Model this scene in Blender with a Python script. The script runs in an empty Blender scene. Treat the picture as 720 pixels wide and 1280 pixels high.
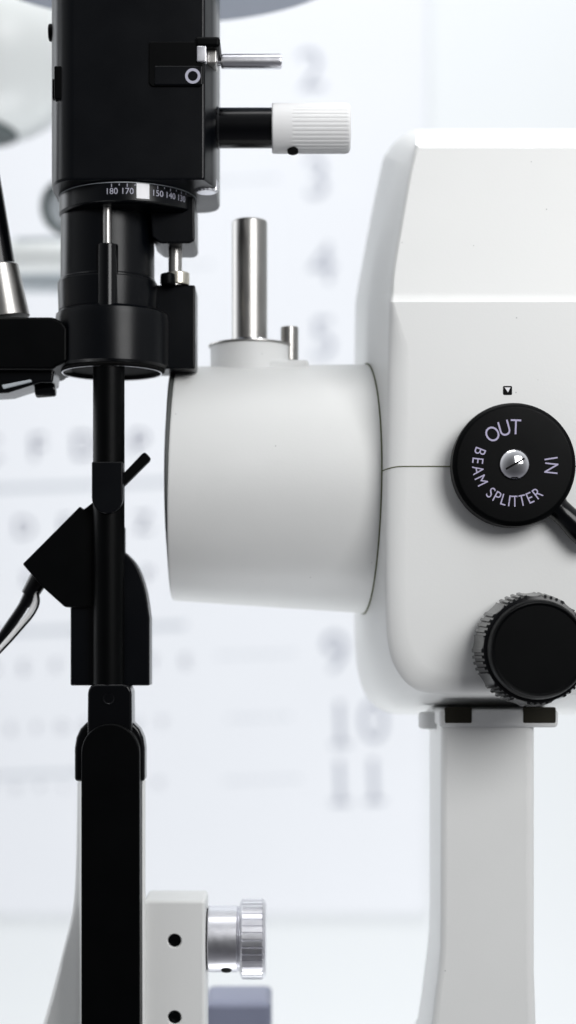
import bpy, bmesh, math, random
from mathutils import Vector, Matrix
random.seed(3)
S = 0.00025          # one unit of the plan below is a quarter of a millimetre
D = 2200.0           # camera stands 55 cm in front of the instrument
HX, HY = 360.0, 800.0
sc = bpy.context.scene
col = sc.collection

def f(d): return (D + d) / D
def W(px, py, d=0.0):
    k = f(d)
    return Vector(((px - HX) * k, d, (HY - py) * k)) * S
def L(r, d=0.0): return r * f(d) * S

# ------------------------------------------------------------------ materials
def mat(name, base, rough=0.45, metal=0.0, spec=0.5, noise=0.0, nscale=60, bump=0.0, bscale=900, coat=0.0, aniso=None):
    m = bpy.data.materials.new(name); m.use_nodes = True
    nt = m.node_tree; b = nt.nodes['Principled BSDF']
    b.inputs['Base Color'].default_value = (*base, 1)
    b.inputs['Roughness'].default_value = rough
    b.inputs['Metallic'].default_value = metal
    b.inputs['Specular IOR Level'].default_value = spec
    b.inputs['Coat Weight'].default_value = coat
    tc = nt.nodes.new('ShaderNodeTexCoord')
    if noise > 0:
        n = nt.nodes.new('ShaderNodeTexNoise'); n.inputs['Scale'].default_value = nscale; n.inputs['Detail'].default_value = 5
        r = nt.nodes.new('ShaderNodeMapRange')
        r.inputs['From Min'].default_value = .3; r.inputs['From Max'].default_value = .7
        r.inputs['To Min'].default_value = 1 - noise; r.inputs['To Max'].default_value = 1 + noise * .4
        mx = nt.nodes.new('ShaderNodeMix'); mx.data_type = 'RGBA'; mx.blend_type = 'MULTIPLY'; mx.inputs[0].default_value = 1
        mx.inputs[6].default_value = (*base, 1)
        nt.links.new(tc.outputs['Object'], n.inputs['Vector']); nt.links.new(n.outputs['Fac'], r.inputs['Value'])
        nt.links.new(r.outputs['Result'], mx.inputs[7]); nt.links.new(mx.outputs[2], b.inputs['Base Color'])
        rr = nt.nodes.new('ShaderNodeMapRange')
        rr.inputs['To Min'].default_value = rough * .8; rr.inputs['To Max'].default_value = rough * 1.2
        nt.links.new(n.outputs['Fac'], rr.inputs['Value']); nt.links.new(rr.outputs['Result'], b.inputs['Roughness'])
    if bump > 0:
        n2 = nt.nodes.new('ShaderNodeTexNoise'); n2.inputs['Scale'].default_value = bscale; n2.inputs['Detail'].default_value = 3
        src = tc.outputs['Object']
        if aniso:
            mp = nt.nodes.new('ShaderNodeMapping'); mp.inputs['Scale'].default_value = aniso
            nt.links.new(src, mp.inputs['Vector']); src = mp.outputs['Vector']
        bp = nt.nodes.new('ShaderNodeBump'); bp.inputs['Strength'].default_value = bump; bp.inputs['Distance'].default_value = .0002
        nt.links.new(src, n2.inputs['Vector']); nt.links.new(n2.outputs['Fac'], bp.inputs['Height'])
        nt.links.new(bp.outputs['Normal'], b.inputs['Normal'])
    return m
M = dict(
    white=mat('enamel_white', (.765, .77, .757), .42, spec=.4, noise=.015, nscale=40, bump=.10, bscale=1400),
    white2=mat('enamel_white_matt', (.72, .725, .72), .55, spec=.3, noise=.02, nscale=50, bump=.08, bscale=1400),
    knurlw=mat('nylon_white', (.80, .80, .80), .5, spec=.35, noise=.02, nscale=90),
    black=mat('anodised_black', (.0008, .0013, .0024), .3, spec=.2, noise=.10, nscale=80, bump=.10, bscale=2200),
    blackm=mat('matt_black', (.0007, .0009, .0011), .42, spec=.07, noise=.1, nscale=80),
    blackg=mat('gloss_black', (.0010, .0012, .0018), .2, spec=.26, noise=.1, nscale=60),
    steel=mat('polished_steel', (.40, .39, .375), .34, 1, noise=.04, nscale=120),
    chrome=mat('chrome', (.78, .78, .80), .1, 1, noise=.03),
    alu=mat('turned_aluminium', (.78, .78, .82), .33, 1, noise=.02, nscale=400),
    brass=mat('warm_brass', (.74, .70, .60), .3, 1, noise=.05),
    hole=mat('recess_black', (.004, .004, .004), .8, spec=.1),
    lilac=mat('engraving_lilac', (.44, .41, .56), .6, spec=.2),
    printw=mat('engraving_white', (.42, .42, .5), .6, spec=.2),
    marker=mat('marker_white', (.78, .78, .8), .4),
    greymark=mat('printed_grey', (.5, .51, .52), .6),
    slot=mat('slot_dark_olive', (.022, .020, .014), .7, spec=.15),
    lampd=mat('lamp_dark_rim', (.07, .09, .09), .5),
    rimgrey=mat('rim_grey', (.10, .105, .10), .5, spec=.3),
    seam=mat('seam_olive', (.13, .14, .08), .7, spec=.2),
    grey=mat('cover_grey', (.24, .265, .32), .5, noise=.04, nscale=30),
    blue=mat('plastic_bluegrey', (.20, .215, .295), .45, noise=.05, nscale=30),
    lampw=mat('lamp_white', (.80, .83, .82), .35, noise=.03, nscale=10),
    lampg=mat('lamp_grey', (.48, .52, .55), .4, noise=.05, nscale=12),
    wall=mat('wall_paint', (.84, .865, .875), .85, spec=.15, noise=.015, nscale=3, bump=.15, bscale=160),
    chart=mat('chart_board', (.845, .862, .893), .65, spec=.25, noise=.015, nscale=5),
    chartink=mat('chart_ink', (.20, .21, .27), .7, spec=.2),
    chartnumf=mat('chart_number_faded', (.45, .47, .53), .7, spec=.2),
    chartnum=mat('chart_number_ink', (.42, .44, .50), .7, spec=.2),
    chartrule=mat('chart_rule', (.58, .61, .65), .7, spec=.2),
)

for mn in ('white', 'white2'):
    nt_ = M[mn].node_tree; b_ = nt_.nodes['Principled BSDF']; src = b_.inputs['Base Color'].links[0].from_socket
    vo = nt_.nodes.new('ShaderNodeTexVoronoi'); vo.inputs['Scale'].default_value = 120
    tc_ = nt_.nodes.new('ShaderNodeTexCoord'); rm = nt_.nodes.new('ShaderNodeMapRange')
    rm.inputs['From Min'].default_value = .022; rm.inputs['From Max'].default_value = .036; rm.inputs['To Min'].default_value = .65; rm.inputs['To Max'].default_value = 1
    mx_ = nt_.nodes.new('ShaderNodeMix'); mx_.data_type = 'RGBA'; mx_.blend_type = 'MULTIPLY'; mx_.inputs[0].default_value = 1
    nt_.links.new(tc_.outputs['Object'], vo.inputs['Vector']); nt_.links.new(vo.outputs['Distance'], rm.inputs['Value'])
    nt_.links.new(src, mx_.inputs[6]); nt_.links.new(rm.outputs['Result'], mx_.inputs[7]); nt_.links.new(mx_.outputs[2], b_.inputs['Base Color'])
# ------------------------------------------------------------------ object helpers
wpos = {}
def finish(name, bm, m, parent=None, angle=35, wn=False):
    bmesh.ops.recalc_face_normals(bm, faces=bm.faces[:])
    me = bpy.data.meshes.new(name); bm.to_mesh(me); bm.free()
    c = Vector((0, 0, 0))
    for v in me.vertices: c += v.co
    c /= max(1, len(me.vertices))
    for v in me.vertices: v.co -= c
    me.materials.append(M[m])
    for p in me.polygons: p.use_smooth = True
    me.set_sharp_from_angle(angle=math.radians(angle))
    o = bpy.data.objects.new(name, me); col.objects.link(o)
    if parent is not None:
        o.parent = parent; o.location = c - wpos[parent.name]
    else: o.location = c
    wpos[o.name] = c
    if wn:
        w = o.modifiers.new('wn', 'WEIGHTED_NORMAL'); w.keep_sharp = True; w.weight = 80
    return o
def thing(name, loc, label, cat):
    e = bpy.data.objects.new(name, None); e.empty_display_size = .02
    col.objects.link(e); e.location = loc; wpos[e.name] = Vector(loc)
    e['label'] = label; e['category'] = cat
    return e
def tag(o, label=None, cat=None, kind=None, group=None):
    if label: o['label'] = label
    if cat: o['category'] = cat
    if kind: o['kind'] = kind
    if group: o['group'] = group
    return o

def frame(axis):
    a = axis.normalized()
    u = a.cross(Vector((0, 0, 1)))
    if u.length < .05: u = a.cross(Vector((0, 1, 0)))
    u.normalize(); v = a.cross(u)
    return a, u, v
def lathe(bm, p, axis, prof, seg=64, rf=None, caps=True):
    """prof: (t, r) in metres; rf(k, ang) multiplies the radius"""
    a, u, v = frame(Vector(axis)); rings = []
    for k, (t, r) in enumerate(prof):
        ring = []
        for i in range(seg):
            an = 2 * math.pi * i / seg
            rr = r * (rf(k, an) if rf else 1)
            ring.append(bm.verts.new(p + a * t + (u * math.cos(an) + v * math.sin(an)) * rr))
        rings.append(ring)
    for q in range(len(rings) - 1):
        for i in range(seg):
            j = (i + 1) % seg
            bm.faces.new((rings[q][i], rings[q][j], rings[q + 1][j], rings[q + 1][i]))
    if caps:
        bm.faces.new(rings[0]); bm.faces.new(rings[-1])
    return rings
def cyl(bm, p0, p1, r0, r1=None, seg=48, bev=0.0):
    r1 = r0 if r1 is None else r1
    h = (p1 - p0).length
    if bev > 0:
        prof = [(0, r0 - bev), (bev * .3, r0 - bev * .3), (bev, r0), (h - bev, r1), (h - bev * .3, r1 - bev * .3), (h, r1 - bev)]
    else: prof = [(0, r0), (h, r1)]
    lathe(bm, p0, p1 - p0, prof, seg)
def tube(bm, pts, r, seg=12, cap=True):
    pts = [Vector(p) for p in pts]; rings = []; u = None
    for i, p in enumerate(pts):
        t = (pts[min(i + 1, len(pts) - 1)] - pts[max(i - 1, 0)]).normalized()
        if u is None: _, u, v = frame(t)
        u = (u - t * u.dot(t)).normalized(); v = t.cross(u)
        rings.append([bm.verts.new(p + (u * math.cos(2 * math.pi * k / seg) + v * math.sin(2 * math.pi * k / seg)) * r) for k in range(seg)])
    for a, b in zip(rings, rings[1:]):
        for k in range(seg): bm.faces.new((a[k], a[(k + 1) % seg], b[(k + 1) % seg], b[k]))
    if cap: bm.faces.new(rings[0]); bm.faces.new(rings[-1])
def spline(pts, n=6):
    out = []; P = [Vector(p) for p in pts]
    for i in range(len(P) - 1):
        a = P[max(i - 1, 0)]; b = P[i]; c = P[i + 1]; d = P[min(i + 2, len(P) - 1)]
        for k in range(n):
            t = k / n
            out.append(.5 * ((2 * b) + (c - a) * t + (2 * a - 5 * b + 4 * c - d) * t * t + (3 * b - a - 3 * c + d) * t ** 3))
    out.append(P[-1]); return out
def prism(bm, poly, d0, d1, bev=0.0, seg=3, sides=True):
    """poly in plan units as seen at depth d0; extruded straight back to d1"""
    tmp = bmesh.new()
    fr = [tmp.verts.new(W(x, y, d0)) for x, y in poly]
    bk = [tmp.verts.new(v.co + Vector((0, (d1 - d0) * S, 0))) for v in fr]
    n = len(fr)
    tmp.faces.new(fr); tmp.faces.new(bk[::-1])
    for i in range(n): tmp.faces.new((fr[i], bk[i], bk[(i + 1) % n], fr[(i + 1) % n]))
    bmesh.ops.recalc_face_normals(tmp, faces=tmp.faces[:])
    if bev > 0:
        es = [e for e in tmp.edges if (len(e.link_faces) == 2 and e.calc_face_angle() > .45)]
        bmesh.ops.bevel(tmp, geom=es, offset=bev * S, segments=seg, affect='EDGES', profile=.5, clamp_overlap=True)
    me = bpy.data.meshes.new('t'); tmp.to_mesh(me); tmp.free(); bm.from_mesh(me); bpy.data.meshes.remove(me)
def box(bm, x0, x1, y0, y1, d0, d1, bev=3, seg=3):
    prism(bm, [(x0, y0), (x1, y0), (x1, y1), (x0, y1)], d0, d1, bev, seg)
def arcpts(cx, cy, r, a0, a1, n, ry=None):
    ry = r if ry is None else ry
    return [(cx + r * math.cos(math.radians(a0 + (a1 - a0) * i / n)), cy - ry * math.sin(math.radians(a0 + (a1 - a0) * i / n))) for i in range(n + 1)]
def mesh_obj(fn, name, m, parent=None, angle=35, wn=True):
    bm = bmesh.new(); fn(bm); return finish(name, bm, m, parent, angle, wn)

def text_verts(bm, s, size, place, ext=0.2, offset=0.0, align='CENTER', space=1.0):
    """adds letters to bm; place(x, y, z) maps text coordinates (metres) to the world"""
    cu = bpy.data.curves.new('t', 'FONT'); cu.body = s; cu.size = size; cu.extrude = ext * S
    cu.align_x = align; cu.align_y = 'CENTER'; cu.resolution_u = 4; cu.offset = offset; cu.space_character = space
    o = bpy.data.objects.new('t', cu); col.objects.link(o)
    dg = bpy.context.evaluated_depsgraph_get(); dg.update()
    me = bpy.data.meshes.new_from_object(o.evaluated_get(dg))
    bpy.data.objects.remove(o); bpy.data.curves.remove(cu)
    vs = [bm.verts.new(place(*v.co)) for v in me.vertices]
    for p in me.polygons:
        try: bm.faces.new([vs[i] for i in p.vertices])
        except ValueError: pass
    bpy.data.meshes.remove(me)

# =================================================================== MICROSCOPE
mic = thing('microscope', W(610, 1400, 200), 'white slit lamp microscope body with round black dials, resting on its white column', 'microscope')

# --- housing, lofted from back outline to front panel
Sl = [(520, 162), (501, 171), (484, 190), (477, 207), (463, 275), (450, 345), (445.5, 371)]
Fl = [(519, 181), (516, 190), (513, 203), (509, 220), (497.5, 285), (488.5, 340), (486.5, 370)]
S2 = [(444.5, 378), (443, 455), (443, 583), (443, 700), (443, 780), (446, 830), (455, 865), (470, 883), (492, 892), (540, 893)]
F2 = [(485.5, 377.5), (484, 460), (482, 583), (480.5, 700), (481.5, 775), (486, 815), (495, 838), (509, 856), (528, 865.5), (565, 869)]
def sp2(a, n): return [(p.x, p.y) for p in spline([(x, y, 0) for x, y in a], n)]
SL = sp2(Sl, 4) + sp2(S2, 4); FL = sp2(Fl, 4) + sp2(F2, 4)
nu = len(sp2(Sl, 4)); n = len(SL)
def fdepth(i):
    if i >= nu: return 0
    y = FL[i][1]; return 5.5 + (370 - y) / 189 * 34
def inset(i):
    x, y = FL[i]
    cx, cy = 640, (275 if i < nu else 620)
    if i < nu:
        return 7, 4 * max(0, 1 - (y - 181) / 16)
    # lower: inset grows
    t = min(1, (y - 377) / 60); wx = 7 + 21 * t
    if y > 770: wy = -24 * min(1, (y - 770) / 97) ** .7
    else: wy = 0
    return wx, wy
stages = []          # each: list of world points, left side
def stage(fn): stages.append([fn(i) for i in range(n)])
lerp = lambda a, b, t: (a[0] + (b[0] - a[0]) * t, a[1] + (b[1] - a[1]) * t)
def st(t, d, addf):
    def g(i):
        p = lerp(SL[i], FL[i], t); dd = d + (fdepth(i) * addf)
        return (p[0], p[1], dd)
    return g
def ins(a, b):
    def g(i):
        wx, wy = inset(i)
        y = FL[i][1] + wy * a
        return (FL[i][0] + wx * a, y, (5.5 + (370 - y) / 189 * 34 if i < nu else 0) + 16 * b)
    return g
stage(lambda i: (SL[i][0] + 22, SL[i][1] + (12 if i < 8 else (-12 if SL[i][1] > 840 else 0)), 470))
stage(st(0.0, 430, .2)); stage(st(0.0, 350, .3)); stage(st(.18, 262, .5)); stage(st(.42, 175, .7)); stage(st(.68, 100, .9)); stage(st(.9, 42, 1)); 
for k in range(7):
    an = k / 6 * math.pi / 2
    stage(ins(1 - math.cos(an), 1 - math.sin(an)))
def build_housing(bm):
    rows = []
    for s_ in stages:
        left = [bm.verts.new(W(*p)) for p in s_]
        right = []
        for (x, y, d) in s_:
            v = W(x, y, d); xm = (740 - HX) * S
            v.x = 2 * xm - v.x; right.append(bm.verts.new(v))
        rows.append(left + right[::-1])
    m_ = 2 * n
    for a, b in zip(rows, rows[1:]):
        for i in range(m_):
            j = (i + 1) % m_
            bm.faces.new((a[i], a[j], b[j], b[i]))
    fr = rows[-1]
    for i in range(n - 1): bm.faces.new((fr[i], fr[i + 1], fr[m_ - 2 - i], fr[m_ - 1 - i]))
    bk = rows[0]
    bm.faces.new(bk[::-1])
housing = mesh_obj(build_housing, 'housing', 'white', mic, angle=24, wn=True)
# seam across the housing
from mathutils.bvhtree import BVHTree
def seam(bm):
    hb_ = bmesh.new(); build_housing(hb_); tree = BVHTree.FromBMesh(hb_); hb_.free()
    pts = []
    for k in range(60):
        px = 477 + (k / 59) ** 1.6 * 330; py = 583 + 6 * max(0, 1 - (px - 477) / 26) ** 2
        a, b = W(px, py, -300), W(px, py, 300)
        hit = tree.ray_cast(a, (b - a).normalized())[0]
        if hit: pts.append(hit + Vector((0, -.1 * S, 0)))
    tube(bm, pts, .8 * S, 8)
mesh_obj(seam, 'seam', 'seam', housing)
for px in (570, 716):
    mesh_obj(lambda bm: lathe(bm, W(px, 371.2, 7), Vector((0, -.9, .5)), [(-2 * S, 3.6 * S), (.0 * S, 3.6 * S), (.3 * S, 3 * S)], 24), 'cover_screw', 'greymark', housing)
def mark(bm):
    box(bm, 628.5, 640.5, 482, 494, -1.0, 3, 2)
im = mesh_obj(mark, 'index_mark', 'hole', housing)
mesh_obj(lambda bm: prism(bm, [(630.8, 484.3), (638.2, 484.3), (635, 490.3)], -1.7, 0, 0), 'arrowhead', 'marker', im)

# --- objective tube
TC = 212
kf = f(TC)
def tub(bm):
    x0 = W(219, 605.5, TC); x1 = W(500, 613, TC)
    h = (x1 - x0).length; r0 = 145.5 * kf * S; r1 = (154 + 2.5) * kf * S
    b = 4 * S
    lathe(bm, x0, x1 - x0, [(0, r0 - 9 * S), (0, r0 - b), (b * .3, r0 - b * .3), (b, r0)] + [(h * t, r0 + (r1 - r0) * t) for t in (.25, .5, .75, 1)], 128)
ot = mesh_obj(tub, 'objective_tube', 'white', mic, angle=30, wn=True)
def rim(bm):
    x0 = W(216, 605.5, TC); r = 143 * kf * S
    lathe(bm, x0, Vector((1, 0, 0)), [(0, r - 30 * S), (0, r - 2 * S), (2 * S, r), (7 * S, r), (7 * S, r - 30 * S)], 128)
mesh_obj(rim, 'lens_rim', 'rimgrey', ot)
def glass(bm):
    lathe(bm, W(212, 604, TC), Vector((1, 0, 0)), [(0, 108 * S), (4 * S, 108 * S)], 64)
mesh_obj(glass, 'lens', 'blackg', ot)
# joint line where the tube meets the housing, following the sloping side of the body
from mathutils.bvhtree import BVHTree
def joint(bm):
    hb_ = bmesh.new(); build_housing(hb_); tree = BVHTree.FromBMesh(hb_); pts = []
    x0 = W(219, 605.5, TC); x1 = W(500, 613, TC); a, u, v = frame(x1 - x0); h = (x1 - x0).length
    r0 = 145.5 * kf * S; r1 = 156.5 * kf * S
    for k in range(0, 161):
        an = 2 * math.pi * k / 160; e_ = u * math.cos(an) + v * math.sin(an)
        p0 = x0 + e_ * r0; p1 = x1 + e_ * r1; dr = (p1 - p0).normalized()
        hit = tree.ray_cast(p0, dr)[0]
        if hit is None or (hit - p0).length > h * 1.02: hit = p1
        pts.append([p0, dr, e_, (hit - p0).length])
    ln = [q[3] for q in pts]
    ln = [sorted(ln[(k + q) % 160] for q in range(-3, 4))[3] for k in range(160)]
    ln = [sum(ln[(k + q) % 160] for q in range(-2, 3)) / 5 for k in range(160)]; ln.append(ln[0])
    pts = [q[0] + q[1] * (l - .6 * S) + q[2] * .5 * S for q, l in zip(pts, ln)]
    hb_.free(); tube(bm, pts, 1.1 * S, 6, cap=False)
mesh_obj(joint, 'joint_line', 'seam', ot)

# --- mounting plate on the tube, with posts
def plate(bm):
    zt_ = W(313, 433, TC).z
    cyl(bm, Vector((W(313, 0, TC).x, TC * S, zt_ - 60 * S)), Vector((W(313, 0, TC).x, TC * S, zt_)), L(50, TC), bev=1.5 * S, seg=96)
    box(bm, 300, 386, 449.5, 480, TC - 48, TC + 48, 4)
pl = mesh_obj(plate, 'mounting_plate', 'white2', mic, wn=True)
mesh_obj(lambda bm: cyl(bm, W(313, 434.2, TC), W(313, 432, TC), L(52.5, TC), bev=.6 * S, seg=96), 'cover_sheet', 'steel', pl)
def post(bm):
    p = W(312, 431, TC); h = L(431 - 276, TC); r = L(22, TC)
    lathe(bm, p, Vector((0, 0, 1)), [(0, r), (h * .03, r), (h * .3, r), (h * .65, r), (h - 3 * S, r), (h - 1 * S, r - 1 * S), (h, r - 3 * S)], 64)
pp = mesh_obj(post, 'pivot_post', 'steel', pl)
def collar(bm):
    lathe(bm, W(314, 434, TC), Vector((0, 0, 1)), [(0, L(32, TC)), (3 * S, L(32, TC)), (5 * S, L(27, TC)), (9 * S, L(24.5, TC))], 64)
mesh_obj(collar, 'collar', 'chrome', pp)
def pin(bm):
    cyl(bm, W(362, 452, TC - 5), W(362, 409, TC - 5), L(11, TC), bev=1.4 * S)
mesh_obj(pin, 'guide_pin', 'steel', pl)

# --- beam splitter dial
ax = Vector((0, -1, 0))
dc = W(643, 580.5, -40)          # face centre
def onaxis(c, d): return Vector((c.x, d * S, c.z))
def dial(bm):
    p = onaxis(dc, 0)
    pr = [(-2, 66), (2, 72), (7, 76), (30, 76.8), (36, 75.8), (39, 73), (40.4, 69.5), (40.4, 30)]
    lathe(bm, p, ax, [(t * S, r * S) for t, r in pr], 128)
dl = mesh_obj(dial, 'beam_splitter_dial', 'blackm', mic, angle=30)
tag(dl, 'black dial lettered OUT, IN and BEAM SPLITTER with a shiny centre screw')
def word(bm, s, angs, r, size, inward, c=dc, d=-40.4):
    for ch, a in zip(s, angs):
        an = math.radians(a)
        ctr = Vector((c.x + math.cos(an) * r * S, 0, c.z + math.sin(an) * r * S))
        up = Vector((math.cos(an), 0, math.sin(an))) * (-1 if inward else 1)
        rt = Vector((up.z, 0, -up.x))
        def place(x, y, z, ctr=ctr, up=up, rt=rt): 
            q = ctr + rt * x * .84 + up * y; q.y = d * S - z - .15 * S; return q
        text_verts(bm, ch, size * S, place, ext=.2, offset=-.00002)
def w1(bm): word(bm, 'OUT', (126, 105.5, 88), 45, 27, False)
def w2(bm): word(bm, 'IN', (9, -6), 44.5, 24, False)
def w3(bm): word(bm, 'BEAM', (159, 174, 189, 206), 46, 20, True)
def w4(bm): word(bm, 'SPLITTER', (230, 241.5, 253, 262, 270.5, 282, 294.5, 308), 46, 20, True)
for g in (w1, w2, w3, w4): mesh_obj(g, 'lettering', 'lilac', dl)
def scr(bm):
    pr = [(0, 19), (1.5, 19), (4, 17.5), (6.5, 14), (8.2, 9), (8.8, 4), (9, 1)]
    lathe(bm, onaxis(dc, -40), ax, [(t * S, r * S) for t, r in pr], 48)
sw = mesh_obj(scr, 'centre_screw', 'chrome', dl)
def slot(bm):
    a = math.radians(30); c = onaxis(dc, -48.2)
    u = Vector((math.cos(a), 0, math.sin(a))); v = Vector((-math.sin(a), 0, math.cos(a)))
    q = [c + u * s1 * 13 * S + v * s2 * 1.2 * S for s1, s2 in ((-1, -1), (1, -1), (1, 1), (-1, 1))]
    a_ = [bm.verts.new(p + Vector((0, -.9 * S, 0))) for p in q]; b_ = [bm.verts.new(p + Vector((0, 2 * S, 0))) for p in q]
    bm.faces.new(a_); bm.faces.new(b_[::-1])
    for i in range(4): bm.faces.new((a_[i], b_[i], b_[(i + 1) % 4], a_[(i + 1) % 4]))
mesh_obj(slot, 'slot', 'hole', sw)
def lev(bm):
    u = Vector((math.cos(math.radians(-43)), 0, math.sin(math.radians(-43))))
    p = onaxis(dc, -20)
    lathe(bm, p, u, [(61 * S, 17 * S), (73 * S, 17 * S), (79 * S, 14.5 * S), (92 * S, 14.5 * S), (112 * S, 17 * S), (130 * S, 17 * S), (140 * S, 10 * S)], 32)
mesh_obj(lev, 'lever', 'blackg', dl)

# --- focus knob
fc = W(674, 812, -105)
def fk(bm):
    p = onaxis(fc, 0)
    seg = 576
    pr = [(-1, 60), (3, 64), (14, 68), (20, 71.5), (82, 66.5), (84, 64), (85, 61), (88, 50)]
    def rf(k, a):
        if 3 <= k <= 4:
            q = (a / (2 * math.pi) * 9) % 1.0
            if q < .64:
                t = (q / .64 * 4) % 1.0
                return 1.0 - .04 * (1 if t > .5 else 0)
            return 1.0 - .03 * math.sin((q - .64) / .36 * math.pi) ** .5
        return 1
    lathe(bm, p, ax, [(t * S, r * S) for t, r in pr], seg, rf)
kn = mesh_obj(fk, 'focus_knob', 'blackg', mic, angle=28)
tag(kn, 'black knob with ridged rim and plain round face below the dial')
mesh_obj(lambda bm: lathe(bm, onaxis(fc, -84), ax, [(t * S, r * S) for t, r in [(0, 60), (8, 60), (14, 59), (19, 57.5), (21, 55.5), (20.2, 53.8), (19.2, 52.6), (19.2, 20)]], 128), 'knob_cap', 'blackm', kn)

# --- column below
CD = 62
def colm(bm):
    # cross sections down the column: (py, left, right) as seen at its front face
    rows = [(900, 551, 669), (1000, 551, 669), (1100, 551, 669), (1150, 551, 669), (1185, 550.5, 669), (1215, 548, 669), (1245, 544, 670), (1275, 540.5, 671), (1310, 535, 673), (1360, 512, 676), (1450, 470, 690)]
    d0, d1 = CD, 262; rings = []
    for py, l, r in rows:
        ring = []
        def corner(x, d, sx, sd, rad):
            for k in range(6):
                a = k / 5 * math.pi / 2
                ring.append((x + sx * rad * (1 - math.cos(a) if True else 0), d, sx, sd, a, rad))
        x0 = (l - HX) * f(CD); x1 = (r - HX) * f(CD); z = (HY - py) * f(CD)
        pts = []
        for (cx, cd, a0, rad) in ((x0, d0, 180, 9), (x1, d0, 270, 13), (x1, d1, 0, 20), (x0, d1, 90, 20)):
            sx = 1 if cx == x0 else -1; sd = 1 if cd == d0 else -1
            for k in range(7):
                a = math.radians(a0 + 90 * k / 6)
                pts.append(Vector((cx + sx * rad + rad * math.cos(a), cd + sd * rad + rad * math.sin(a), z)) * S)
        rings.append([bm.verts.new(p) for p in pts])
    for a, b in zip(rings, rings[1:]):
        m_ = len(a)
        for i in range(m_): bm.faces.new((a[i], a[(i + 1) % m_], b[(i + 1) % m_], b[i]))
    bm.faces.new(rings[0]); bm.faces.new(rings[-1])
cm = mesh_obj(colm, 'support_column', 'white', mic, angle=40, wn=True)
def fl(bm):
    box(bm, 549, 698, 887, 909.5, CD - 5, 270, 5)
    cyl(bm, W(545, 911, 150), W(545, 890, 150), L(22, 150), bev=4 * S)
flg = mesh_obj(fl, 'flange', 'white2', cm, wn=True)
for a, b in ((556, 590), (654, 695)):
    mesh_obj(lambda bm: box(bm, a, b, 884, 904, CD - 6.5, CD + 2, 2), 'recess_block', 'slot', flg)  # dark block set proud of the flange, coloured as a shaded recess

# =================================================================== ILLUMINATION TOWER
TD = 100
tw = thing('illumination_tower', W(138, 1400, TD), 'tall black illumination tower with scale ring, mirror post and white lower arm at left', 'slit lamp')
def upper(bm):
    def plan(x, d): return Vector(((x - HX) * f(12), d, 0))
    # rounded plan outline at px as seen on the front face
    pl_ = []
    pl_ += [(68 + 6, 95), (68, 75)] if False else []
    c = []
    def arc(cx, cd, rx, rd, a0, a1, n=10):
        for k in range(n + 1):
            a = math.radians(a0 + (a1 - a0) * k / n)
            c.append(((cx + rx * math.cos(a) - HX), cd + rd * math.sin(a)))
    arc(92, 72, 36, 66, 180, 270)     # left front, generous round
    arc(252, 14, 6, 8, 270, 315, 3)    # sharp right front edge
    arc(254, 70, 15, 50, 300, 360, 6)
    arc(244, 150, 25, 30, 0, 90)
    arc(96, 150, 40, 40, 90, 180)
    zt = (HY + 90); zb = (HY - 226)
    for z0, z1, g in ((zb * f(12), zt * f(12), 1),):
        rr = []
        for z, s_ in ((z0, .985), (z0 + 3, 1), (z1, 1)):
            rr.append([bm.verts.new(Vector(((x + 195) * s_ - 195, (d - 100) * s_ + 100, z)) * S) for x, d in c])
        for a, b in zip(rr, rr[1:]):
            for i in range(len(c)): bm.faces.new((a[i], a[(i + 1) % len(c)], b[(i + 1) % len(c)], b[i]))
        bm.faces.new(rr[0]); bm.faces.new(rr[-1])
lh = mesh_obj(upper, 'lamp_housing', 'black', tw, angle=30)
def win(bm):
    fr = [(186, 52), (254, 52), (254, 104), (250, 108), (190, 108), (186, 104)]
    prism(bm, fr, 3.5, 12, 1.2)
wd = mesh_obj(win, 'filter_window', 'blackm', lh)
mesh_obj(lambda bm: box(bm, 193, 253, 82, 106, 1.5, 6, 1.5), 'index_plate', 'black', wd)
def oring(bm):
    lathe(bm, W(241, 95, 1.3), ax, [(0, 6.2 * S), (.4 * S, 6.2 * S), (.4 * S, 9.6 * S), (0, 9.6 * S), (0, 6.2 * S)], 40, caps=False)
mesh_obj(oring, 'ring_mark', 'printw', wd)
mesh_obj(lambda bm: box(bm, 246, 258, 57, 77, 0, 12, 1.5), 'filter_tab', 'alu', lh)
mesh_obj(lambda bm: box(bm, 258, 271, 60, 79, 16, 50, 2), 'filter_slider', 'steel', lh)
def notch(bm):
    box(bm, 244, 275, 45, 58, 1, 80, 4)
mesh_obj(notch, 'slider_guide', 'blackm', lh)
def lnotch(bm):
    box(bm, 67.5, 86, 82, 124, 14, 110, 2)
    box(bm, 65, 78, 98, 124, 26, 100, 2)
mesh_obj(lnotch, 'side_block', 'blackm', lh)
mesh_obj(lambda bm: cyl(bm, W(61, 41, 60), W(76, 41, 60), 11 * S, bev=1.5 * S, seg=24), 'side_screw', 'blackm', lh)
def slev(bm):
    p = W(268, 77, 60)
    lathe(bm, p, W(352, 77, 60) - p, [(0, 4 * S), (8 * S, 4 * S), (9 * S, 8.6 * S), (12 * S, 9.4 * S), (84 * S, 9.6 * S), (86.5 * S, 8.2 * S), (87 * S, 4 * S)], 32)
mesh_obj(slev, 'filter_lever', 'alu', tw)
def stub(bm):
    p = W(262, 160, 75)
    lathe(bm, p, Vector((1, 0, 0)), [(0, 27 * S), (11 * S, 27 * S), (13 * S, 25.5 * S), (84 * S, 25.5 * S), (86 * S, 24 * S)], 48)
stb = mesh_obj(stub, 'slit_control_shaft', 'blackg', tw)
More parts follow.
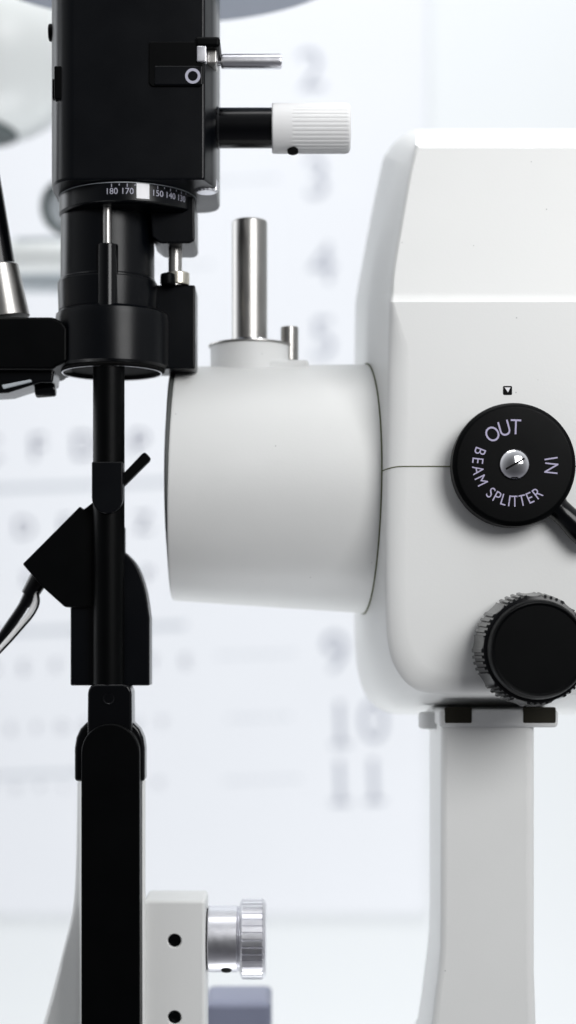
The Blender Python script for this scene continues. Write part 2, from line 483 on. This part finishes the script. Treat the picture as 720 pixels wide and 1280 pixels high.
def kn2(bm):
    p = W(340, 160.5, 75)
    h = L(98, 75); R = L(30.8, 75)
    lathe(bm, p, Vector((1, 0, 0)), [(0, R - 1.5 * S), (1.5 * S, R), (26 * S, R), (27 * S, R), (h - 6 * S, R), (h - 2 * S, R - 1.4 * S), (h, R - 5 * S)], 288,
          lambda k, a: (1 - .016 * (1 if math.sin(a * 36) > 0.2 else 0)) if 3 <= k <= 4 else 1)
k2 = mesh_obj(kn2, 'slit_width_knob', 'knurlw', tw, angle=28)
tag(k2, 'white ribbed knob on a short black shaft')
mesh_obj(lambda bm: lathe(bm, W(366, 189, 66), Vector((0, -.33, -.95)), [(-6 * S, 7 * S), (1.4 * S, 7 * S), (1.6 * S, 5 * S)], 24), 'set_screw', 'hole', k2)
# knurled screw at the lower right corner
def lscr(bm):
    lathe(bm, W(258, 241, 60), Vector((0, 0, 1)), [(0, 12 * S), (2 * S, 15 * S), (12 * S, 15.5 * S), (16 * S, 14 * S)], 96, lambda k, a: 1 - .06 * (math.sin(a * 16) > 0) if 1 <= k <= 2 else 1)
mesh_obj(lscr, 'knurled_screw', 'alu', lh)
# scale ring
RC = W(160, 240, TD)
RR = L(85.5, TD)
def zat(py, d=TD): return (HY - py) * f(d) * S
ztop = (HY - 228) * f(TD - 88) * S
hring = 23 * S
def ring(bm):
    lathe(bm, Vector((RC.x, RC.y, ztop - hring)), Vector((0, 0, 1)), [(-3 * S, RR - 6 * S), (0, RR - 1 * S), (1 * S, RR), (hring - 1.2 * S, RR), (hring, RR - 1.2 * S)], 160)
rg = mesh_obj(ring, 'angle_scale_ring', 'black', tw)
mesh_obj(lambda bm: lathe(bm, Vector((RC.x, RC.y, ztop - .6 * S)), Vector((0, 0, 1)), [(0.2 * S, RR - .6 * S), (0.2 * S, RR + .3 * S), (1.0 * S, RR + .3 * S), (1.0 * S, RR - .6 * S)], 160, caps=False), 'edge_line', 'lampg', rg)
def onring(px):   # angle for a plan x on the front of the ring
    lo = -math.pi / 2; best = 0; bd = 9
    for k in range(-900, 901):
        a = k / 10
        x = RC.x + RR * math.sin(math.radians(a)); y = RC.y - RR * math.cos(math.radians(a))
        q = HX + x / S / f(y / S)
        if abs(q - px) < bd: bd = abs(q - px); best = a
    return best
def nums(bm):
    for s_, px in (('180', 139.5), ('170', 159), ('150', 197), ('140', 213), ('130', 226.5)):
        a0 = math.radians(onring(px))
        def place(x, y, z, a0=a0):
            a = a0 + x / RR; r = RR + .35 * S + z
            return Vector((RC.x + r * math.sin(a), RC.y - r * math.cos(a), ztop - 11.5 * S + y))
        text_verts(bm, s_, 11 * S, place, ext=.15)
        def tick(a, h):
            vs = []
            for da, dz in ((-.006, -h), (.006, -h), (.006, 0), (-.006, 0)):
                r = RR + .35 * S
                vs.append(bm.verts.new(Vector((RC.x + r * math.sin(a + da), RC.y - r * math.cos(a + da), ztop - 1.8 * S + dz * S))))
            bm.faces.new(vs)
        tick(a0, 4)
        tick(a0 + .11, 2.5)
mesh_obj(nums, 'numerals', 'printw', rg)
def mk(bm):
    a0 = math.radians(onring(170.5)); a1 = math.radians(onring(186.5)); vs = []
    N = 6; t = .9 * S
    g = [[], [], [], []]
    for k in range(N + 1):
        a = a0 + (a1 - a0) * k / N
        for q, (r, z) in enumerate(((RR + t, ztop - 1 * S), (RR + t, ztop - 20 * S), (RR - t, ztop - 20 * S), (RR - t, ztop - 1 * S))):
            g[q].append(bm.verts.new(Vector((RC.x + r * math.sin(a), RC.y - r * math.cos(a), z))))
    for q in range(4):
        for k in range(N): bm.faces.new((g[q][k], g[q][k + 1], g[(q + 1) % 4][k + 1], g[(q + 1) % 4][k]))
    bm.faces.new([g[q][0] for q in range(4)]); bm.faces.new([g[q][N] for q in range(4)])
mesh_obj(mk, 'marker_tab', 'marker', rg)
# tower barrel under the ring
zc = lambda py: (HY - py) * f(TD) * S
bx = W(134.5, 300, TD).x
def barrel(bm):
    prs = [(438, 60), (352, 60), (351, 59), (350, 58.6), (236, 58)]
    lathe(bm, Vector((bx, TD * S, 0)), Vector((0, 0, 1)), [(zc(y), L(r, TD)) for y, r in prs], 96)
mesh_obj(barrel, 'barrel', 'black', tw)
mesh_obj(lambda bm: lathe(bm, Vector((bx, TD * S, 0)), Vector((0, 0, 1)), [(zc(y), L(r, TD)) for y, r in ((390, 61), (356, 62.2), (354.5, 61.4), (353.8, 60))], 96), 'barrel_collar', 'black', tw)
cx2 = W(140, 300, TD).x
def lring(bm):
    R = L(70.5, TD)
    lathe(bm, Vector((cx2, TD * S, 0)), Vector((0, 0, 1)), [(zc(440), R - 9 * S), (zc(461), R - 8 * S), (zc(462), R - 4 * S), (zc(459), R), (zc(402), R), (zc(395), R - 1 * S), (zc(391), R - 7 * S), (zc(390), R - 20 * S)], 96)
lr = mesh_obj(lring, 'clamp_ring', 'black', tw, angle=25)
def lens(bm):
    R = L(66, TD)
    lathe(bm, Vector((cx2, TD * S, 0)), Vector((0, 0, 1)), [(zc(446), R - 12 * S), (zc(466), R - 6 * S), (zc(466.5), R - 4 * S), (zc(464), R), (zc(461), R)], 96)
    
mesh_obj(lens, 'lens_rim', 'hole', lr)
def lens2(bm):
    R = L(62.5, TD)
    lathe(bm, Vector((cx2, TD * S, zc(466.9))), Vector((0, 0, 1)), [(0, R), (0, R - 1.5 * S), (1 * S, R - 1.5 * S), (1 * S, R)], 96, caps=False)
mesh_obj(lens2, 'retaining_ring', 'alu', lr)
# clamp housing on the left, with rod
def clamp(bm):
    prism(bm, [(-34, 396), (66, 396), (78, 402), (84, 410), (84, 452), (70, 458), (66, 462), (-34, 462)], 45, 150, 4)
ch = mesh_obj(clamp, 'rod_clamp', 'blackm', tw)
def clamp2(bm):
    prism(bm, [(-20, 458), (68, 458), (66, 478), (50, 478), (10, 491), (-20, 493)], 60, 120, 3)
    cyl(bm, W(44, 489, 85), W(70, 487, 85), 9 * S, bev=3 * S, seg=24)
mesh_obj(clamp2, 'clamp_catch', 'blackg', ch)
mesh_obj(lambda bm: prism(bm, [(2, 481), (38, 474), (40, 477), (4, 486)], 56, 66, .8), 'clip_plate', 'lampg', ch)
rp0 = W(8, 395, 85); rp1 = W(-46, 60, 85)
def rod(bm):
    u = (rp1 - rp0).normalized()
    a = rp0 + u * 62 * S * f(85)
    cyl(bm, a, rp0 + u * 560 * S, L(21, 85), L(17, 85), bev=1.5 * S)
rdp = mesh_obj(rod, 'handle_rod', 'blackg', tw)
def ferr(bm):
    u = (rp1 - rp0).normalized(); h = 66 * S * f(85)
    lathe(bm, rp0 - u * 3 * S, u, [(0, L(29, 85)), (h * .5, L(27, 85)), (h - 2 * S, L(25, 85)), (h, L(23, 85))], 64)
mesh_obj(ferr, 'ferrule', 'steel', rdp)
# blocks on the right of the barrel
def rb(bm):
    prism(bm, [(186, 240), (243, 246), (243.5, 300), (238, 304), (200, 304), (190, 296)], 62, 150, 2.5)
    cyl(bm, W(222, 308, 95), W(222, 300, 95), 19 * S, bev=1 * S, seg=40)
mesh_obj(rb, 'upper_bracket', 'black', tw)
mesh_obj(lambda bm: box(bm, 194, 244, 356, 461, 96, 160, 2.5), 'lower_bracket', 'black', tw)
ap = mesh_obj(lambda bm: cyl(bm, W(219, 357, 95), W(219, 300, 95), L(8.5, 95), seg=32), 'adjuster_pin', 'steel', tw)
mesh_obj(lambda bm: cyl(bm, W(222, 357, 100), W(222, 341, 100), 15.5 * S, bev=2 * S, seg=40), 'adjuster_collar', 'brass', ap)
mesh_obj(lambda bm: cyl(bm, W(210, 357, 85), W(210, 342, 85), 10 * S, bev=3 * S, seg=30), 'lock_screw', 'blackm', ap)
# prism rod, sleeve, post
mesh_obj(lambda bm: cyl(bm, W(134, 310, 36), W(134, 248, 36), L(5.6, 36), seg=24), 'push_rod', 'steel', tw)
mesh_obj(lambda bm: cyl(bm, W(134.5, 402, 43.5), W(134.5, 306, 43.5), L(13.6, 43.5), bev=1.5 * S, seg=40), 'sleeve', 'blackg', tw)
mesh_obj(lambda bm: cyl(bm, W(136, 900, 55), W(136, 448, 55), L(19.7, 55), seg=64), 'mirror_post', 'blackm', tw)
def mh(bm):
    pts = [(114.5, 577), (153.5, 577), (153.5, 622)] + arcpts(134, 622, 19.5, 0, -180, 14, 20)[1:]
    prism(bm, pts, 30, 45, 2)
mesh_obj(mh, 'mirror_holder', 'black', tw)
def dlev(bm):
    u = Vector((.7071, 0, .7071)); v = Vector((-.7071, 0, .7071)); c = W(163, 591, 52)
    pts = []
    prism(bm, [(147, 599), (178.5, 566), (182, 565.5), (187.5, 571.5), (187, 575), (152, 610), (147, 612)], 46, 62, 2)
mesh_obj(dlev, 'tilt_lever', 'blackm', tw)
def mb(bm):
    right = sp2([(156, 690), (170, 706), (181, 735), (187, 772)], 5)
    prism(bm, [(88, 752)] + [(100, 740), (118, 690)] + right + [(187, 857), (88, 857)], 66, 110, 2)
bb = mesh_obj(mb, 'lamp_body', 'black', tw)
def mb2(bm):
    prism(bm, [(28, 705), (100, 632.5), (104, 637), (117, 627), (150, 655), (150, 759), (81, 759), (52, 733), (40, 719)], 58, 140, 2)
mesh_obj(mb2, 'socket_block', 'blackm', tw)
# hinge
def hb(bm):
    prism(bm, [(109.5, 864), (113, 857), (120, 855), (154, 855), (161, 857), (164.5, 864), (165, 930), (109, 930)], 34, 84, 3.5)
hbk = mesh_obj(hb, 'hinge_block', 'blackg', tw)
mesh_obj(lambda bm: lathe(bm, W(136, 873, 34), ax, [(-2 * S, 9 * S), (.6 * S, 9 * S), (.6 * S, 7 * S), (-1.5 * S, 4.5 * S)], 32, caps=True), 'hinge_screw', 'blackg', hbk)
def cheek(bm):
    prism(bm, [(93, 977), (93, 935)] + [(95, 922), (100, 911), (108, 903), (118, 899)] + [(158, 899), (166, 903), (174, 911), (179, 922), (181, 935), (181, 977)], 48, 84, 4.5)
mesh_obj(cheek, 'hinge_cheek', 'blackg', tw)
def strap(bm):
    prism(bm, [(101.5, 1420)] + arcpts(138, 941, 36.5, 180, 0, 16) + [(175, 1420)], 26, 70, 2.2)
mesh_obj(strap, 'arm_strap', 'blackm', tw)
def arm(bm):
    left = sp2([(97, 968), (96.5, 1010), (95, 1090), (91, 1150), (80, 1200), (60, 1280), (34, 1370), (20, 1420)], 5)
    rr = []
    for x, y in left:
        zz = (HY - y) * f(66)
        p = []
        for px, d in ((101.5, 66), (101.0, 150), (99, 158), (x + 4, 160), (x + 1, 163), (x, 170), (x + 3, 205), (174, 205), (176, 120), (180, 100), (182, 84), (181, 70), (178, 66)):
            q = W(px, y, d); q.z = zz * S; p.append(bm.verts.new(q))
        rr.append(p)
    for a, b in zip(rr, rr[1:]):
        for k in range(len(a)): bm.faces.new((a[k], a[(k + 1) % len(a)], b[(k + 1) % len(a)], b[k]))
    bm.faces.new(rr[0]); bm.faces.new(rr[-1])
mesh_obj(arm, 'arm', 'white', tw, wn=True)
def brk(bm):
    box(bm, 179, 256.5, 1125, 1420, 74, 165, 5, 4)
br = mesh_obj(brk, 'knob_bracket', 'white', tw, wn=True)
def cut(o, c, r, depth):
    cb_ = bmesh.new(); lathe(cb_, c, Vector((0, 1, 0)), [(-4 * S, r + 4 * S), (1.6 * S, r), (depth, r)], 40)
    bmesh.ops.recalc_face_normals(cb_, faces=cb_.faces[:])
    me = bpy.data.meshes.new('c'); cb_.to_mesh(me); cb_.free(); k = bpy.data.objects.new('c', me); col.objects.link(k)
    k.location = -wpos[o.name]
    o2 = bpy.data.objects.new('c2', o.data); col.objects.link(o2)
    b = o2.modifiers.new('b', 'BOOLEAN'); b.object = k; b.operation = 'DIFFERENCE'; b.solver = 'EXACT'
    dg = bpy.context.evaluated_depsgraph_get(); dg.update()
    nm = bpy.data.meshes.new_from_object(o2.evaluated_get(dg))
    o.data = nm; bpy.data.objects.remove(o2); bpy.data.objects.remove(k)
for y in (1176, 1272):
    cut(br, W(218, y, 74), 8.6 * S, 24 * S)
    mesh_obj(lambda bm: lathe(bm, W(218, y, 90), ax, [(0, 8.5 * S), (9.5 * S, 8.5 * S), (9.5 * S, 5 * S), (4 * S, 4.5 * S)], 32), 'socket_screw', 'blackg', br)
KD = 122; kc = W(257, 1173.5, KD)
mesh_obj(lambda bm: lathe(bm, kc, Vector((1, 0, 0)), [(-2 * S, L(38, KD)), (3.5 * S, L(38, KD))], 64), 'washer', 'hole', br)
def sk(bm):
    lathe(bm, kc + Vector((3.5 * S, 0, 0)), Vector((1, 0, 0)), [(0, L(39, KD)), (1.5 * S, L(41, KD)), (38 * S, L(41, KD)), (40 * S, L(39.5, KD)), (42 * S, L(41, KD))], 96)
kb = mesh_obj(sk, 'arm_knob', 'alu', tw)
def sk2(bm):
    lathe(bm, kc + Vector((45 * S, 0, 0)), Vector((1, 0, 0)), [(0, L(42, KD)), (1.5 * S, L(47, KD)), (3.5 * S, L(49.5, KD)), (4 * S, L(50, KD)), (30 * S, L(50, KD)), (31 * S, L(49.5, KD)), (34 * S, L(47, KD)), (35 * S, L(42, KD))], 360,
          lambda k, a: 1 - .04 * (math.sin(a * 36) > .8) if 3 <= k <= 4 else 1)
mesh_obj(sk2, 'knurled_rim', 'alu', kb, angle=25)
mesh_obj(lambda bm: lathe(bm, W(283, 1211.5, 100), Vector((0, -.62, -.78)), [(-4 * S, 7 * S), (1.6 * S, 7 * S), (1.8 * S, 5 * S)], 24), 'set_screw', 'hole', kb)
# grey cover disc at the very top
def disc(bm):
    R = 300; c = W(196, 0, 300); z = 979
    lathe(bm, Vector((c.x, 300 * S, z * S)), Vector((0, 0, 1)), [(4 * S, (R - 60) * S), (0, (R - 8) * S), (2 * S, R * S), (8 * S, R * S), (40 * S, (R - 60) * S)], 128)
mesh_obj(disc, 'top_cover', 'grey', tw)
mesh_obj(lambda bm: cyl(bm, Vector((W(205, 0, 300).x, 250 * S, 880 * S)), Vector((W(205, 0, 300).x, 250 * S, 1000 * S)), 60 * S), 'cover_stem', 'black', tw)

# cable (its own thing, plugged into the socket block)
cb = thing('power_cable', W(-10, 822, 90), 'black plug and glossy black cable, its highlight built as a pale strand, hanging from the slanted black block', 'cable')
mesh_obj(lambda bm: (cyl(bm, W(52, 718, 90), W(36, 745, 90), 13 * S, 11 * S, bev=1.5 * S, seg=32), cyl(bm, W(42, 735, 90), W(30, 757, 90), 9 * S, 7.5 * S, bev=1.5 * S, seg=32)), 'plug', 'blackg', cb)
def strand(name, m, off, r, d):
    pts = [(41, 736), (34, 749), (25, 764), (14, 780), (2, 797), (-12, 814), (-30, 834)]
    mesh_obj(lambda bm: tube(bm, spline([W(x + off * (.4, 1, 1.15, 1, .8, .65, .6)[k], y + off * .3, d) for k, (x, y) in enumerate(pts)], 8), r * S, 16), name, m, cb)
strand('black_strand', 'blackg', 0, 6.8, 90)
strand('highlight_strand', 'knurlw', 10, 3.6, 84)  # pale strand modelled in place of the glossy highlight on the black cable
strand('edge_strand', 'blackm', 14.5, 1.4, 80)  # dark far edge of the same cable, beyond the modelled highlight

# =================================================================== BACKGROUND
bl = thing('plastic_box', W(300, 1420, 480), 'blurred blue-grey plastic block standing behind and below the silver knob', 'box')
def bb1(bm): box(bm, 255, 339, 1254, 1420, 420, 560, 9, 4)
mesh_obj(bb1, 'box_body', 'blue', bl)
mesh_obj(lambda bm: box(bm, 262, 333, 1251, 1257, 432, 548, 3, 3), 'box_lid', 'blue', bl)

GD = 1500
el = thing('examination_lamp', W(-60, 330, GD), 'blurred white rounded lamp head with dark rim on a jointed arm, upper left', 'lamp')
HC = W(-10, 58, GD); HR = L(119, GD); HA = Vector((-.12, -.1, -1)).normalized()
def head(bm):
    lathe(bm, HC, HA, [(HR * math.sin(math.radians(a)), HR * math.cos(math.radians(a))) for a in range(-88, 69, 6)], 96)
hd = mesh_obj(head, 'lamp_head', 'lampw', el)
def hr(bm):
    lathe(bm, HC, HA, [(HR * .91, HR * .36), (HR * .925, HR * .40), (HR * .96, HR * .35), (HR * .99, HR * .24), (HR * .99, HR * .1)], 64)
mesh_obj(hr, 'rim', 'lampd', hd)
def jr(bm):
    c = W(86, 258, GD); r = L(31, GD)
    pts = [c + Vector((math.cos(t * math.pi / 16) * r, 0, math.sin(t * math.pi / 16) * r * 1.05)) for t in range(33)]
    tube(bm, pts, L(5, GD), 12, cap=False)
jo = mesh_obj(jr, 'joint_ring', 'lampd', el)
mesh_obj(lambda bm: lathe(bm, W(86, 258, GD) + Vector((0, 8 * S, 0)), ax, [(-20 * S, L(31, GD)), (0, L(31, GD))], 48), 'joint_cap', 'lampg', jo)
def ar(bm):
    cyl(bm, W(-60, 324, GD), W(130, 320, GD), L(20, GD), seg=48)
mesh_obj(ar, 'arm_tube', 'lampw', el)
def ar2(bm):
    cyl(bm, W(-60, 350, GD + 90), W(160, 357, GD + 90), L(13, GD), seg=32)
    cyl(bm, W(20, 301, GD + 90), W(160, 300, GD + 90), L(4, GD), seg=32)
mesh_obj(ar2, 'rear_rod', 'lampg', el)

# wall + chart
WD = 4440
def wall(bm):
    a = 9000
    vs = [bm.verts.new(Vector((x, WD, z)) * S) for x, z in ((-a, -a), (a, -a), (a, a), (-a, a))]
    bm.faces.new(vs)
wl = mesh_obj(wall, 'wall', 'wall'); tag(wl, kind='structure')
CDp = 4418
ec = thing('eye_chart', W(200, 1143, CDp), 'large blurred white eye chart with numbered letter rows, hanging on the pale wall', 'eye chart')
bd = mesh_obj(lambda bm: box(bm, -260, 535, -160, 1143, CDp, WD - 2, 4, 4), 'board', 'chart', ec)
th = math.radians(2.3); cc = W(200, 600, CDp)
def chmap(px, py):
    """position on the slightly crooked print, from the straightened layout"""
    return W(px, py, CDp)
def chtext(name, s_, px, py, h, m='chartink', space=1.0):
    c = W(px, py, CDp)
    def place(x, y, z):
        X = x * math.cos(th) - y * math.sin(th); Z = x * math.sin(th) + y * math.cos(th)
        return Vector((c.x + X, (CDp - 1.0) * S - z, c.z + Z))
    bm = bmesh.new(); text_verts(bm, s_, h / .72 * 3 * S, place, ext=.3, space=space)
    return finish(name, bm, m, bd)
for s_, px, py in (('2', 389, 90), ('3', 396, 225), ('4', 403, 332), ('5', 404, 425), ('6', 407, 520), ('7', 411, 625), ('8', 415, 722), ('9', 419, 818), ):
    chtext('row_number', s_, px, py, 52 if len(s_) == 1 else 50, 'chartnum' if py > 700 else 'chartnumf')
for s_, py in (('10', 905), ('11', 978)):
    bm = bmesh.new()
    for ch, px in zip(s_, (425, 467)):
        c = W(px, py - (px - 446) * math.tan(th), CDp)
        place = lambda x, y, z, c=c: Vector((c.x + x * math.cos(th) - y * math.sin(th), (CDp - 1.0) * S - z, c.z + x * math.sin(th) + y * math.cos(th)))
        text_verts(bm, ch, 54 / .72 * 3 * S, place, ext=.3)
        if ch == '1':   # foot serif of the numeral
            a, b = 12 * 3 * S, -27 * 3 * S; vs = [bm.verts.new(place(x, y, .3 * S)) for x, y in ((-a, b), (a, b), (a, b + 5 * 3 * S), (-a, b + 5 * 3 * S))]
            bm.faces.new(vs)
    finish('row_number', bm, 'chartnum', bd)
rows = [(558, 32, [(-14, 'C'), (47, 'F'), (106, 'D'), (174, 'P')]),
        (657, 24, [(-20, 'E'), (30, 'D'), (82, 'F'), (132, 'C'), (179, 'Z')]),
        (722, 18, [(-15, 'F'), (35, 'E'), (80, 'L'), (130, 'O'), (184, 'P')]),
        (832, 15, [(-10, 'D'), (30, 'E'), (70, 'F'), (110, 'P'), (150, 'O'), (190, 'T'), (232, 'E')]),
        (908, 12, [(-18, 'L'), (14, 'E'), (46, 'F'), (77, 'O'), (108, 'D'), (140, 'P'), (171, 'C'), (203, 'T')]),
        (982, 9, [(-10, 'F'), (20, 'D'), (50, 'P'), (80, 'L'), (112, 'T'), (145, 'C'), (172, 'E'), (198, 'O')])]
for py, h, items in rows:
    for px, s_ in items: chtext('chart_letter', s_, px, py - (px - 120) * math.tan(th), h)
def rule(x0, x1, py, t, m='chartrule'):
    def g(bm):
        y0 = py - (x0 - 120) * math.tan(th); y1 = py - (x1 - 120) * math.tan(th)
        prism(bm, [(x0, y0 - t / 2), (x1, y1 - t / 2), (x1, y1 + t / 2), (x0, y0 + t / 2)], CDp - 1.2, CDp + 3, 0)
    return mesh_obj(g, 'rule_line', m, bd)
rule(-240, 350, 606, 7); rule(-240, 232, 786, 7); rule(-240, 110, 965, 5)
# faint fine print beside the rows: short dashes
for x0, x1, py in ((270, 365, 826), (285, 360, 905), (280, 372, 983), (190, 350, 232), (180, 262, 336)):
    def g(bm):
        x = x0
        while x < x1:
            w = random.uniform(3, 8); yy = py - (x - 120) * math.tan(th)
            prism(bm, [(x, yy - 1.6), (x + w, yy - 1.6), (x + w, yy + 1.6), (x, yy + 1.6)], CDp - 1.2, CDp + 3, 0)
            x += w + random.uniform(2, 5)
    mesh_obj(g, 'fine_print', 'chartrule', bd)

# =================================================================== LIGHT
w = bpy.data.worlds.new('World'); sc.world = w; w.use_nodes = True
nt = w.node_tree; bg = nt.nodes['Background']
tc = nt.nodes.new('ShaderNodeTexCoord'); sx = nt.nodes.new('ShaderNodeSeparateXYZ'); rp = nt.nodes.new('ShaderNodeValToRGB')
mr = nt.nodes.new('ShaderNodeMapRange'); mr.inputs['From Min'].default_value = -1; mr.inputs['From Max'].default_value = 1
nt.links.new(tc.outputs['Generated'], sx.inputs[0]); nt.links.new(sx.outputs['Z'], mr.inputs['Value'])
nt.links.new(mr.outputs['Result'], rp.inputs['Fac'])
# the room behind the photographer is darker than the lit wall side
m2 = nt.nodes.new('ShaderNodeMapRange'); m2.inputs['From Min'].default_value = -1; m2.inputs['From Max'].default_value = -.2
m2.inputs['To Min'].default_value = .18; m2.inputs['To Max'].default_value = 1
nt.links.new(sx.outputs['Y'], m2.inputs['Value'])
mm = nt.nodes.new('ShaderNodeMix'); mm.data_type = 'RGBA'; mm.blend_type = 'MULTIPLY'; mm.inputs[0].default_value = 1
nt.links.new(rp.outputs['Color'], mm.inputs[6]); nt.links.new(m2.outputs['Result'], mm.inputs[7]); nt.links.new(mm.outputs[2], bg.inputs['Color'])
e = rp.color_ramp.elements
e[0].position = .25; e[0].color = (.20, .20, .22, 1); e[1].position = .9; e[1].color = (.75, .77, .8, 1)
m_ = rp.color_ramp.elements.new(.5); m_.color = (.42, .43, .45, 1)
bg.inputs['Strength'].default_value = .9
def area(name, loc, tgt, size, power, colr=(1, 1, 1), sy=None):
    l = bpy.data.lights.new(name, 'AREA'); l.size = size; l.energy = power; l.color = colr
    if sy: l.shape = 'RECTANGLE'; l.size_y = sy
    o = bpy.data.objects.new(name, l); col.objects.link(o); o.location = loc
    o.rotation_euler = (Vector(tgt) - Vector(loc)).to_track_quat('-Z', 'Y').to_euler()
    return o
ctr = (0, .03, .04)
area('key_light', (.36, -.68, .36), ctr, .40, 4.4)
area('left_light', (-.75, .38, .22), ctr, .55, 2.1, (.93, .96, 1))  # added rim light from behind left, brightens left edges of the dark parts
area('top_light', (-.08, .02, .95), (0, .05, .04), .5, 2.7)
area('wall_light', (0, .30, 1.5), (0, 1.1, .35), 1.6, 13.2, (.97, .985, 1), .5)
area('wall_light', (0, .30, -1.4), (0, 1.1, -.2), 1.6, 15.5, (.97, .985, 1), .5)

# =================================================================== CAMERA
cam = bpy.data.cameras.new('Camera'); co = bpy.data.objects.new('Camera', cam); col.objects.link(co); sc.camera = co
co.location = (0, -D * S, 0); co.rotation_euler = (math.pi / 2, 0, 0)
cam.sensor_fit = 'AUTO'; cam.sensor_width = 36
cam.lens = 36 * D / 1280
cam.shift_y = (HY - 640) / 1280
cam.clip_start = .01; cam.clip_end = 100
cam.dof.use_dof = True; cam.dof.focus_distance = (D - 25) * S; cam.dof.aperture_fstop = 6.8
sc.render.resolution_x = 576; sc.render.resolution_y = 1024
sc.view_settings.view_transform = 'Standard'; sc.view_settings.look = 'None'; sc.view_settings.gamma = 1; sc.view_settings.exposure = .23
